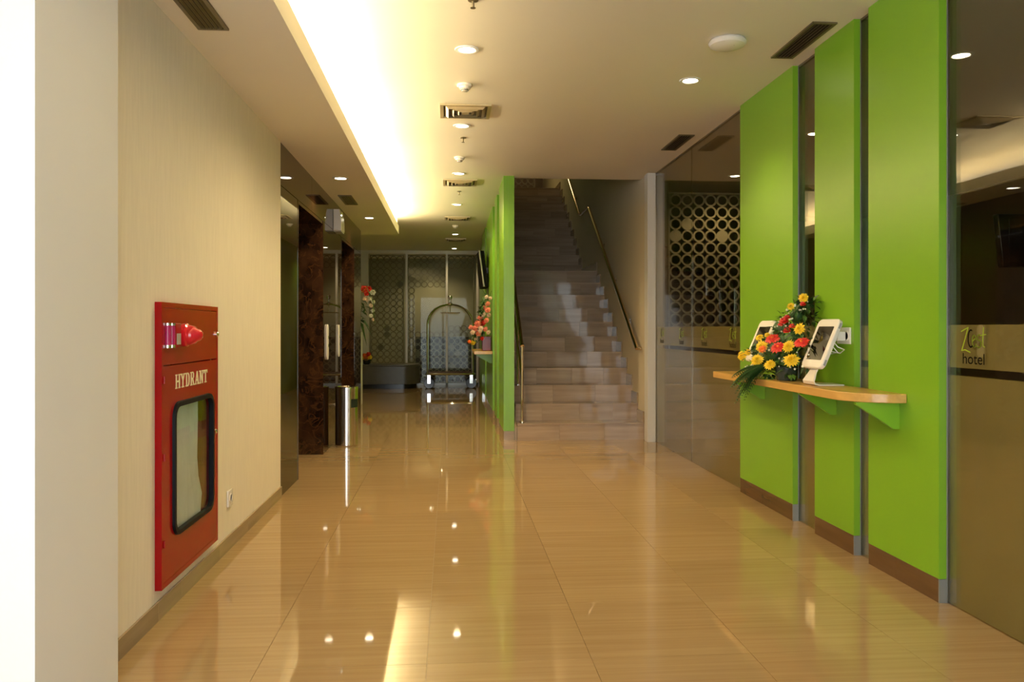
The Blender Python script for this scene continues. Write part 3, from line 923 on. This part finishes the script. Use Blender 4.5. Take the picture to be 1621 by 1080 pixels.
def frond(mb, p, d, l, droop, n=22, wl=0.30):
    p, d = Vector(p), Vector(d).normalized()
    prev = p
    pts = []
    for k in range(n + 1):
        f = k / n
        q = p + d * l * f - Vector((0, 0, 1)) * droop * f * f
        pts.append(q)
    mb.tube(pts[::4], 0.0015, 4)
    for k in range(2, n + 1):
        f = k / n
        t = (pts[k] - pts[k - 1]).normalized()
        s = t.cross(Vector((0, 0, 1)))
        s = s.normalized() if s.length > 0.1 else Vector((1, 0, 0))
        ll = l * wl * math.sin(PI * (0.12 + 0.86 * f)) + 0.008
        for sg in (-1, 1):
            leaf(mb, pts[k], s * sg + t * 0.55, ll, l * 0.042, 0.15)


# --- shelf arrangement
fa = thing('flower_arrangement', 'flower arrangement of yellow chrysanthemums and red gerberas on the oak shelf', 'flowers', (2.0, 4.65, 0.900))
obj('pot', MB().lathe([(0.055, 0.001), (0.06, 0.01), (0.066, 0.085), (0.060, 0.085), (0.055, 0.075)], (2.0, 4.65, 0.900), 24), M_pot, fa)
core = MB()
for px, py, X, r in ((1228, 560, 2.01, 0.075), (1245, 545, 2.02, 0.075), (1212, 566, 2.0, 0.06), (1258, 540, 2.05, 0.07), (1238, 522, 2.05, 0.06), (1262, 500, 2.07, 0.045), (1248, 575, 2.02, 0.06), (1200, 555, 2.0, 0.05)):
    core.ball(ray(px, py, X), r, 10, 6)
obj('moss_core', core, M_leaf, fa)
lf, lf2 = MB(), MB()
blobs = [(1190, 560, 1.95, .05), (1210, 545, 1.97, .05), (1225, 565, 1.95, .06), (1245, 560, 1.96, .06), (1262, 560, 1.98, .06), (1275, 545, 2.0, .05), (1275, 520, 2.03, .05), (1255, 530, 2.0, .06),
         (1235, 528, 2.0, .05), (1245, 505, 2.04, .05), (1262, 490, 2.06, .05), (1272, 480, 2.07, .04), (1250, 585, 1.98, .05), (1220, 590, 1.96, .05), (1195, 580, 1.94, .05), (1280, 570, 2.02, .05), (1285, 505, 2.09, .05), (1285, 480, 2.1, .04)]
for px, py, X, r in blobs:
    c = ray(px, py, X)
    for k in range(20):
        d = Vector((random.gauss(-0.4, 1), random.gauss(-0.4, 1), random.gauss(0.15, 0.8))).normalized()
        leaf(lf if random.random() < 0.6 else lf2, c + d * r * random.uniform(0.3, 0.9), d + Vector((0, 0, random.uniform(-.5, .5))), random.uniform(0.035, 0.06), random.uniform(0.018, 0.030))
tag(obj('dark_foliage', lf, M_leaf, fa), kind='stuff')
tag(obj('light_foliage', lf2, M_leaf2, fa), kind='stuff')
view = Vector((-0.62, -0.72, 0.25))
for px, py, X, r in ((1199, 571, 1.91, .044), (1219, 578, 1.91, .036), (1253, 571, 1.92, .046), (1175, 564, 1.94, .034), (1266, 521, 1.97, .034), (1249, 549, 1.93, .040), (1272, 472, 2.05, .030), (1252, 485, 2.02, .024), (1184, 558, 1.95, .024), (1203, 535, 1.95, .028), (1215, 531, 1.96, .02)):
    m = MB()
    petal_flower(m, ray(px, py, X), view + Vector((random.uniform(-.3, .3), random.uniform(-.3, .3), random.uniform(-.1, .4))), r * 1.08, 4, 17, 0.2, 0.5, 0.36)
    obj('yellow_chrysanthemum', m, M_yel, fa)
m = MB(); petal_flower(m, ray(1206, 549, 1.92), view, 0.042, 3, 14, 0.2, 0.4, 0.5); obj('orange_chrysanthemum', m, M_yel, fa)
m = MB(); petal_flower(m, ray(1207, 553, 1.905), view, 0.026, 2, 10, 0.2, 0.4, 0.6); obj('orange_bloom', m, M_ora, fa)
for px, py, X, r in ((1223, 537, 1.92, .046), (1232, 551, 1.905, .048), (1269, 543, 1.94, .046)):
    m = MB()
    n_ = Vector((-0.45, -0.45, 0.75))
    petal_flower(m, ray(px, py, X), n_, r * 1.05, 3, 16, 0.2, 0.25, 0.42)
    g = obj('red_gerbera', m, M_redf, fa)
    m = MB(); m.ball(ray(px, py, X) + n_ * 0.012, 0.009, 8, 5); obj('flower_eye', m, M_ora, g)
for px, py, X, r in ((1241, 509, 1.99, .03), (1246, 503, 2.0, .022), (1246, 524, 1.97, .026), (1254, 517, 1.98, .022), (1271, 482, 2.04, .02), (1236, 514, 1.98, .018)):
    m = MB()
    petal_flower(m, ray(px, py, X), (-.3, -.5, .8), r, 2, 7, 0.2, 0.9, 0.4)
    obj('red_spray_bloom', m, M_redf, fa)
m = MB()
for px, py, X in [(1218 + 50 * t + random.gauss(0, 7), 540 - 62 * t + random.gauss(0, 8), 1.955 + 0.09 * t) for t in [random.random() for _ in range(46)]] + [(random.uniform(1180, 1285), random.uniform(545, 590), 1.94) for _ in range(26)]:
    if py > 470 and px < 1290:
        m.ball(ray(px, py, X), random.uniform(0.004, 0.008), 5, 3)
tag(obj('filler_blossom', m, M_wht, fa), kind='stuff')
for a, dr, l in ((195, .24, .22), (212, .26, .24), (228, .24, .2), (178, .22, .2), (240, .2, .22), (205, .16, .26), (225, .17, .28), (250, .14, .24), (185, .16, .24), (165, .12, .20), (270, .1, .18), (300, .08, .16), (215, .2, .24), (235, .12, .3)):
    m = MB()
    ang = math.radians(a)
    frond(m, (1.97, 4.75, 0.985), (math.cos(ang) * 0.9, -math.sin(ang) * 0.55 + 0.25, 0.10), l, dr)
    obj('fern_frond', m, M_leaf, fa)
for a in (0.2, -0.1, 0.45):
    m = MB()
    frond(m, ray(1262, 500, 2.07), (0.35 + a * 0.3, -0.5 + a * 0.2, 0.75), 0.17, 0.02)
    obj('fern_frond', m, M_leaf, fa)

# --- pink arrangement and shelf on the partition
s2 = thing('wall_shelf', 'short light oak shelf on the green partition under the pink flowers', 'shelf', (0.48, 11.6, 0.857))
obj('board', MB().box(0.34, 0.587, 10.95, 12.2, 0.857, 0.900), M_wood, s2, bevel=0.003)
for yb in (11.1, 12.0):
    obj('bracket', MB().prism([(0.587, 0.856), (0.36, 0.856), (0.36, 0.846), (0.56, 0.73), (0.587, 0.73)], 'y', yb, yb + 0.025), M_green, s2)
fb = thing('flower_arrangement', 'cascade of pink and white roses in a maroon pot on the partition shelf', 'flowers', (0.52, 11.2, 0.900))
obj('pot', MB().prism([(0.455, 11.1), (0.575, 11.1), (0.575, 11.3), (0.455, 11.3)], 'z', 0.901, 1.10), M_redbox, fb, bevel=0.006)
fol = MB()
for k in range(170):
    f = random.random()
    c = Vector((0.50 - 0.20 * (1 - f) * random.random() - 0.02, 11.2 + random.uniform(-.1, .12), 1.02 + f * 0.58))
    leaf(fol, c, (random.gauss(-.3, .8), random.gauss(-.4, .8), random.gauss(0.1, .7)), random.uniform(.05, .09), .035)
tag(obj('foliage', fol, M_leaf, fb), kind='stuff')
for px, py, r, mm in ((772, 481, .035, M_pink), (772, 491, .04, M_pink), (765, 498, .034, M_pale), (760, 503, .04, M_pink), (774, 499, .028, M_pale), (756, 512, .05, M_pink), (764, 511, .045, M_redf), (770, 507, .035, M_pink), (752, 520, .045, M_pink),
                      (761, 520, .036, M_pale), (768, 521, .036, M_pink), (773, 526, .03, M_pale), (748, 526, .036, M_pale), (757, 528, .04, M_pink), (763, 536, .03, M_redf), (749, 542, .036, M_yel), (743, 541, .026, M_ora), (778, 472, .025, M_pale), (770, 470, .025, M_pale), (760, 524, .03, M_pale), (745, 518, .03, M_pink), (766, 487, .03, M_pink), (753, 536, .026, M_pale)):
    r_ = (px - CX) / FPX
    d = 11.1 + random.uniform(-.06, .06)
    p = Vector((d * (r_ * CS + SN), d * (CS - r_ * SN), H + (HY - py) * d / FPX))
    m = MB()
    p.x = min(p.x, 0.585 - r)
    rose(m, p, (-.4, -.8, .3), r)
    obj('rose', m, mm, fb)
for a in (-.2, 0.1, .3):
    m = MB()
    m.tube([(0.54, 11.2, 1.6), (0.52 + a * 0.2, 11.15, 1.72), (0.5 + a * 0.5, 11.1, 1.80)], [0.004, 0.003, 0.001], 5)
    obj('grass_blade', m, M_leaf, fb)

# --- pedestal with flowers past the lifts
pd = thing('pedestal', 'slim white pedestal standing just past the lift wall', 'pedestal', (-1.57, 12.9, 0))
obj('shaft', MB().box(-1.76, -1.385, 12.72, 13.08, 0, 1.12), M_white, pd, bevel=0.004)
obj('cap', MB().box(-1.77, -1.378, 12.71, 13.09, 1.12, 1.15), M_white, pd, bevel=0.004)
fc = thing('flower_arrangement', 'red and white orchid spray on the pedestal by the lift wall', 'flowers', (-1.5, 12.9, 1.15))
obj('vase', MB().lathe([(0.05, 0), (0.07, 0.04), (0.06, 0.14), (0.045, 0.2), (0.055, 0.23)], (-1.5, 12.9, 1.151), 18), M_pot, fc)
fol = MB()
for k in range(60):
    leaf(fol, (-1.46 + random.uniform(-.15, .12), 12.9 + random.uniform(-.12, .12), 1.38 + random.uniform(-.05, .3)), (random.gauss(.4, .8), random.gauss(-.3, .8), random.gauss(0, .7)), random.uniform(.08, .15), .04)
tag(obj('foliage', fol, M_leaf, fc), kind='stuff')
for px, py, r, mm in ((577, 458, .06, M_redf), (584, 458, .05, M_redf), (590, 463, .045, M_wht), (580, 465, .04, M_redf), (586, 473, .035, M_wht), (591, 478, .03, M_wht), (587, 484, .035, M_pale), (590, 492, .03, M_wht), (587, 500, .032, M_wht), (591, 506, .025, M_pale), (579, 474, .05, M_pale)):
    r_ = (px - CX) / FPX
    d = 12.85
    p = Vector((d * (r_ * CS + SN), d * (CS - r_ * SN), H + (HY - py) * d / FPX))
    m = MB(); petal_flower(m, p, (0.2, -.9, .3), r, 2, 6, .2, .6, .8)
    obj('orchid_bloom', m, mm, fc)
m = MB()
m.tube([(-1.5, 12.9, 1.36), (-1.40, 12.87, 1.75), (-1.30, 12.85, 1.86), (-1.20, 12.84, 1.65), (-1.17, 12.84, 1.3)], 0.006, 6)
obj('orchid_stem', m, M_leaf2, fc)
for dx, l in ((0.5, .34), (0.2, .4), (0.8, .28)):
    m = MB(); leaf(m, (-1.45, 12.87, 1.36), (dx, -.3, -.25), l, .05, .5); obj('long_leaf', m, M_leaf, fc)

# ================================================================ FAR FURNITURE
be = thing('lounge_bench', 'low grey rounded bench in front of the far glass wall', 'bench', (-1.4, 16.6, 0))
pl = rrect(-2.15, -0.60, 16.25, 16.95, 0.33, 8)
obj('body', MB().loops([[(u, v_, z) for u, v_ in pl] for z in (0.09, 0.45)]), M_bench, be, bevel=0.008)
pl2 = rrect(-2.16, -0.59, 16.24, 16.96, 0.34, 8)
obj('seat_pad', MB().loops([[(u, v_, z) for u, v_ in pl2] for z in (0.452, 0.485)]), M_bench, be, bevel=0.008)
pl3 = rrect(-2.10, -0.66, 16.31, 16.89, 0.28, 8)
obj('plinth', MB().loops([[(u, v_, z) for u, v_ in pl3] for z in (0.0, 0.089)]), M_black, be)
fd = thing('flower_pot', 'small pot of orange and yellow flowers on the grey bench', 'flowers', (-1.66, 16.45, 0.485))
obj('pot', MB().lathe([(0.05, 0), (0.07, 0.02), (0.08, 0.09), (0.07, 0.09)], (-1.66, 16.45, 0.486), 16), M_black, fd)
fol = MB()
for k in range(40):
    leaf(fol, (-1.66 + random.uniform(-.08, .08), 16.43 + random.uniform(-.06, .06), 0.58 + random.uniform(0, .08)), (random.gauss(0, 1), random.gauss(-.3, 1), random.gauss(.2, .5)), .09, .04)
tag(obj('foliage', fol, M_leaf, fd), kind='stuff')
for dx, dz, r, mm in ((-.03, .66, .05, M_ora), (.04, .69, .045, M_redf), (.07, .63, .045, M_yel), (-.08, .62, .04, M_yel), (.0, .61, .045, M_ora)):
    m = MB(); rose(m, (-1.66 + dx, 16.38, dz), (0, -1, .3), r); obj('bloom', m, mm, fd)

# luggage cart
LX, LY = 0.02, 16.55
lc = thing('luggage_cart', 'chrome birdcage luggage cart parked before the far glass wall', 'luggage cart', (LX, LY, 0))
hx, hy_ = 0.455, 0.28
obj('platform', MB().prism(rrect(LX - hx - 0.02, LX + hx + 0.02, LY - hy_ - 0.02, LY + hy_ + 0.02, 0.06), 'z', 0.27, 0.315), mat('maroon_carpet', (0.05, 0.012, 0.010), 0.7), lc)
rim = [(u, v_, 0.29) for u, v_ in rrect(LX - hx - 0.03, LX + hx + 0.03, LY - hy_ - 0.03, LY + hy_ + 0.03, 0.07)]
obj('bumper_rail', MB().tube(rim + [rim[0]], 0.018, 8), M_chrome, lc)
for sx, sy in ((-1, -1), (1, -1)):
    pts = [(LX + sx * hx, LY + sy * hy_, 0.31), (LX + sx * hx, LY + sy * hy_, 1.30)]
    for k in range(1, 17):
        t = PI * k / 16
        q = math.cos(t)
        pts.append((LX + sx * hx * q, LY + sy * hy_ * q, 1.30 + 0.40 * math.sin(t)))
    pts.append((LX - sx * hx, LY - sy * hy_, 0.31))
    obj('arch', MB().tube(pts, 0.017, 10), M_chrome, lc)
obj('hanger_bar', MB().tube([(LX - 0.20, LY, 1.53), (LX + 0.20, LY, 1.53)], 0.010, 8), M_chrome, lc)
obj('hanger_rod', MB().tube([(LX, LY, 1.53), (LX, LY, 1.70)], 0.009, 8), M_chrome, lc)
f = obj('crown_hub', MB().lathe([(0.02, 1.67), (0.05, 1.69), (0.055, 1.71), (0.03, 1.74), (0.012, 1.75), (0.012, 1.80)], (LX, LY, 0), 16), M_chrome, lc)
m = MB(); m.ball((LX, LY, 1.84), 0.045, 12, 8); obj('finial', m, M_chrome, f)
for sx in (-1, 1):
    for sy in (-1, 1):
        cx_, cy_ = LX + sx * (hx - 0.03), LY + sy * (hy_ - 0.03)
        wl_ = obj('wheel', MB().lathe([(0.05, -0.02), (0.10, -0.022), (0.105, 0), (0.10, 0.022), (0.05, 0.02)], (cx_, cy_, 0.105), 20, 'y'), M_black, lc)
        obj('fork', MB().box(cx_ - 0.03, cx_ + 0.03, cy_ - 0.035, cy_ - 0.026, 0.10, 0.27).box(cx_ - 0.03, cx_ + 0.03, cy_ + 0.026, cy_ + 0.035, 0.10, 0.27), M_chrome, wl_)

# television on the partition
tv = thing('television', 'thin black television angled off the green partition above the flowers', 'television', (0.55, 12.3, 2.05))
tp = [(0.475, 11.90), (0.548, 11.93), (0.548, 12.72), (0.445, 12.78)]
m = MB()
m.loops([[(x + 0.035, y, 1.83) for x, y in tp], [(x - 0.035, y, 2.36) for x, y in tp]])
body_ = obj('casing', m, M_tv, tv, bevel=0.004)
m = MB()
sp = [(0.4785, 11.93), (0.4815, 11.93), (0.4475, 12.76), (0.4445, 12.76)]
m.loops([[(x + 0.033, y, 1.86) for x, y in sp], [(x - 0.033, y, 2.33) for x, y in sp]])
obj('bezel_frame', MB().tube([(0.515, 11.905, 1.83), (0.445, 11.905, 2.36)], 0.012, 8), M_greyplastic, body_)
obj('screen', m, M_screen, body_)
obj('wall_arm', MB().box(0.50, 0.588, 12.25, 12.40, 2.05, 2.13), M_black, tv)
# television in the lounge
tl = thing('hanging_television', 'black television hung from the ceiling behind the tinted glass', 'television', (3.75, 4.75, 1.59))
obj('casing', MB().prism([(3.42, 1.59), (4.05, 1.59), (4.08, 1.92), (3.385, 1.92)], 'y', 4.74, 4.79), M_black, tl, bevel=0.006)
obj('screen', MB().box(3.46, 4.03, 4.735, 4.7395, 1.62, 1.89), M_screen, tl)
obj('pole', MB().tube([(3.75, 4.80, 1.80), (3.75, 4.80, ZC)], 0.015, 8), M_black, tl)


# ================================================================ CEILING FITTINGS
def spot(parent, x, y, z, energy, col=WARM, ang=142):
    l = bpy.data.lights.new('downlight_beam', 'SPOT')
    l.energy, l.color, l.spot_size, l.spot_blend, l.shadow_soft_size = energy, col, math.radians(ang), 0.7, 0.04
    o = bpy.data.objects.new('downlight_beam', l)
    COL.objects.link(o)
    o.parent = parent
    o.location = Vector((x, y, z - 0.03)) - parent.location


trim_mesh = MB().lathe([(0.050, -0.001), (0.072, -0.001), (0.070, -0.006), (0.054, -0.007), (0.046, -0.0015)], (0, 0, 0), 28, caps=False).mesh('trim_ring')
lens_mesh = MB().lathe([(0.047, -0.0012), (0.047, -0.004), (0.03, -0.0055)], (0, 0, 0), 24).mesh('lens')
trim_mesh.materials.append(M_white)
lens_mesh.materials.append(M_lamp)


def downlight(x, y, z, label, energy, group, col=WARM, ang=142):
    t = thing('downlight', label, 'ceiling light', (x, y, z), group)
    obj('trim_ring', trim_mesh, M_white, t, at=(x, y, z))
    obj('lens', lens_mesh, M_lamp, t, at=(x, y, z))
    spot(t, x, y, z, energy, col, ang)
    return t


ords = ['first', 'second', 'third', 'fourth', 'fifth', 'sixth']
for i, y in enumerate((4.77, 6.57, 8.60, 10.75, 14.15, 16.65)):
    downlight(0.105, y, ZC, 'round downlight in the middle ceiling row, %s from the front' % ords[i], SPOT_W * (1, 1, 1, 0.8, 0.35, 0.3)[i], 'downlights along the middle of the ceiling')
downlight(1.598, 5.25, ZC, 'single round downlight near the green panels and the dome', 36.0, 'downlights beside the green panels', ang=110)
for y, lab in ((7.28, 'round downlight in the soffit above the first lift'), (9.86, 'round downlight in the soffit above the far lift')):
    downlight(-0.965, y, ZS, lab, SPOT_W * 0.4, 'downlights in the dropped soffit')
for i, y in enumerate((4.64, 6.60, 8.50)):
    downlight(3.08, y, ZC, 'round lounge downlight behind the glass, %s from the front' % ords[i], LOUNGE_W, 'lounge downlights')
downlight(-0.4, 18.3, ZC, 'added round downlight brightening the room behind the far glass', 55, 'added back room light')  # added lamp, lightens the wall behind the far rings


def square_vent(x, y, label):
    t = thing('ceiling_diffuser', label, 'air vent', (x, y, ZC), 'square diffusers along the ceiling')
    h = 0.19
    obj('backing', MB().box(x - h + 0.02, x + h - 0.02, y - h + 0.02, y + h - 0.02, ZC - 0.003, ZC - 0.0008), M_ventmid, t)
    obj('frame', MB().frame('z', x - h, x + h, y - h, y + h, 0.026, ZC - 0.012, ZC - 0.0008), M_ventlight, t)
    for k in range(3):
        a = h - 0.042 - k * 0.040
        m = MB()
        o1, o2, th = a, a - 0.020, 0.003
        for s in ((o1, ZC - 0.006, o2, ZC - 0.024),):
            lp = []
            for hh, zz in ((s[0], s[1]), (s[2], s[3]), (s[2] - th, s[3]), (s[0] - th, s[1]), (s[0], s[1])):
                lp.append([(x - hh, y - hh, zz), (x + hh, y - hh, zz), (x + hh, y + hh, zz), (x - hh, y + hh, zz)])
            m.loops(lp, True, False, False)
        obj('louvre', m, M_ventlight, t)
    obj('centre_plate', MB().box(x - 0.028, x + 0.028, y - 0.028, y + 0.028, ZC - 0.022, ZC - 0.018), M_ventlight, t)
    return t


for i, y in enumerate((6.12, 9.12, 12.1, 15.0)):
    square_vent(0.122, y, 'square air diffuser in the middle ceiling row, %s from the front' % ords[i])


def slot_vent(x0, x1, y0, y1, z, label):
    t = thing('ceiling_grille', label, 'air vent', ((x0 + x1) / 2, (y0 + y1) / 2, z), 'slatted ceiling grilles')
    obj('backing', MB().box(x0 + 0.01, x1 - 0.01, y0 + 0.01, y1 - 0.01, z - 0.003, z - 0.0008), M_ventdark, t)
    obj('frame', MB().frame('z', x0, x1, y0, y1, 0.018, z - 0.010, z - 0.0008), M_vent, t)
    n = 5
    for k in range(n):
        x = x0 + 0.018 + (k + 0.5) * (x1 - x0 - 0.036) / n
        obj('slat', MB().prism([(x - 0.005, z - 0.012), (x - 0.003, z - 0.013), (x + 0.005, z - 0.004), (x + 0.003, z - 0.0035)], 'y', y0 + 0.018, y1 - 0.018), M_vent, t)
    return t


slot_vent(1.947, 2.085, 4.19, 4.76, ZC, 'long dark grille in the ceiling above the green panels')
slot_vent(1.947, 2.085, 6.72, 7.30, ZC, 'dark grille in the ceiling near the stairs beside the glass wall')
slot_vent(-1.115, -0.980, 3.06, 3.69, ZS, 'dark grille in the soffit above the hydrant cabinet')
slot_vent(-1.115, -0.980, 8.20, 8.80, ZS, 'dark grille in the soffit between the two lifts')

# dome, detectors, sprinklers
dmx = thing('wireless_dome', 'wide white dome on the ceiling near the green panels', 'ceiling dome', (1.587, 4.50, ZC))
obj('base_ring', MB().lathe([(0.085, -0.0005), (0.100, -0.004), (0.106, -0.014)], (1.587, 4.50, ZC), 36), M_plastic, dmx)
obj('dome', MB().lathe([(0.106, -0.014), (0.107, -0.020), (0.098, -0.034), (0.07, -0.045), (0.03, -0.050), (0.001, -0.051)], (1.587, 4.50, ZC), 36), M_plastic, dmx)
obj('indicator', MB().lathe([(0.004, -0.0482), (0.003, -0.0502)], (1.587 + 0.02, 4.50 - 0.05, ZC + 0.003), 8), M_greyplastic, dmx)
for y, x, lab in ((5.46, 0.105, 'white smoke detector between the first downlight and diffuser'), (7.78, 0.10, 'white smoke detector past the second downlight'), (12.95, 0.10, 'small white smoke detector far along the ceiling')):
    sd = thing('smoke_detector', lab, 'smoke detector', (x, y, ZC), 'smoke detectors along the ceiling')
    obj('base', MB().lathe([(0.050, -0.0005), (0.052, -0.012), (0.046, -0.018)], (x, y, ZC), 24), M_plastic, sd)
    obj('sensor_head', MB().lathe([(0.040, -0.018), (0.038, -0.030), (0.026, -0.036), (0.024, -0.046), (0.010, -0.050)], (x, y, ZC), 24), M_plastic, sd)
    obj('sensor_slot', MB().lathe([(0.0262, -0.038), (0.0262, -0.043)], (x, y, ZC), 20, caps=False), M_ventdark, sd)
for y, lab in ((4.05, 'small sprinkler head in front of the first downlight'), (6.98, 'small sprinkler head past the second downlight'), (9.72, 'small sprinkler head past the second diffuser')):
    sp_ = thing('sprinkler_head', lab, 'sprinkler', (0.12, y, ZC), 'sprinkler heads along the ceiling')
    obj('escutcheon', MB().lathe([(0.028, -0.0005), (0.026, -0.005), (0.010, -0.008)], (0.12, y, ZC), 18), M_vent, sp_)
    obj('nozzle', MB().lathe([(0.007, -0.008), (0.006, -0.035), (0.003, -0.040)], (0.12, y, ZC), 10), M_vent, sp_)
    obj('deflector', MB().lathe([(0.014, -0.040), (0.014, -0.042)], (0.12, y, ZC), 14), M_vent, sp_)

# sideboard in the back room
sb = thing('sideboard', 'dark timber sideboard behind the lower rings of the far glass', 'sideboard', (0.0, 18.5, 0))
obj('carcass', MB().box(-0.75, 0.63, 18.25, 18.75, 0.06, 1.02), M_dark, sb, bevel=0.004)
obj('plinth', MB().box(-0.72, 0.60, 18.28, 18.72, 0, 0.059), M_black, sb)
for k in range(3):
    dd = obj('cabinet_door', MB().box(-0.74 + k * 0.457, -0.74 + (k + 1) * 0.457 - 0.006, 18.232, 18.249, 0.08, 1.0), M_dark, sb)
    obj('handle', MB().tube([(-0.32 + k * 0.457, 18.222, 0.5), (-0.32 + k * 0.457, 18.222, 0.62)], 0.006, 6), M_steel, dd)
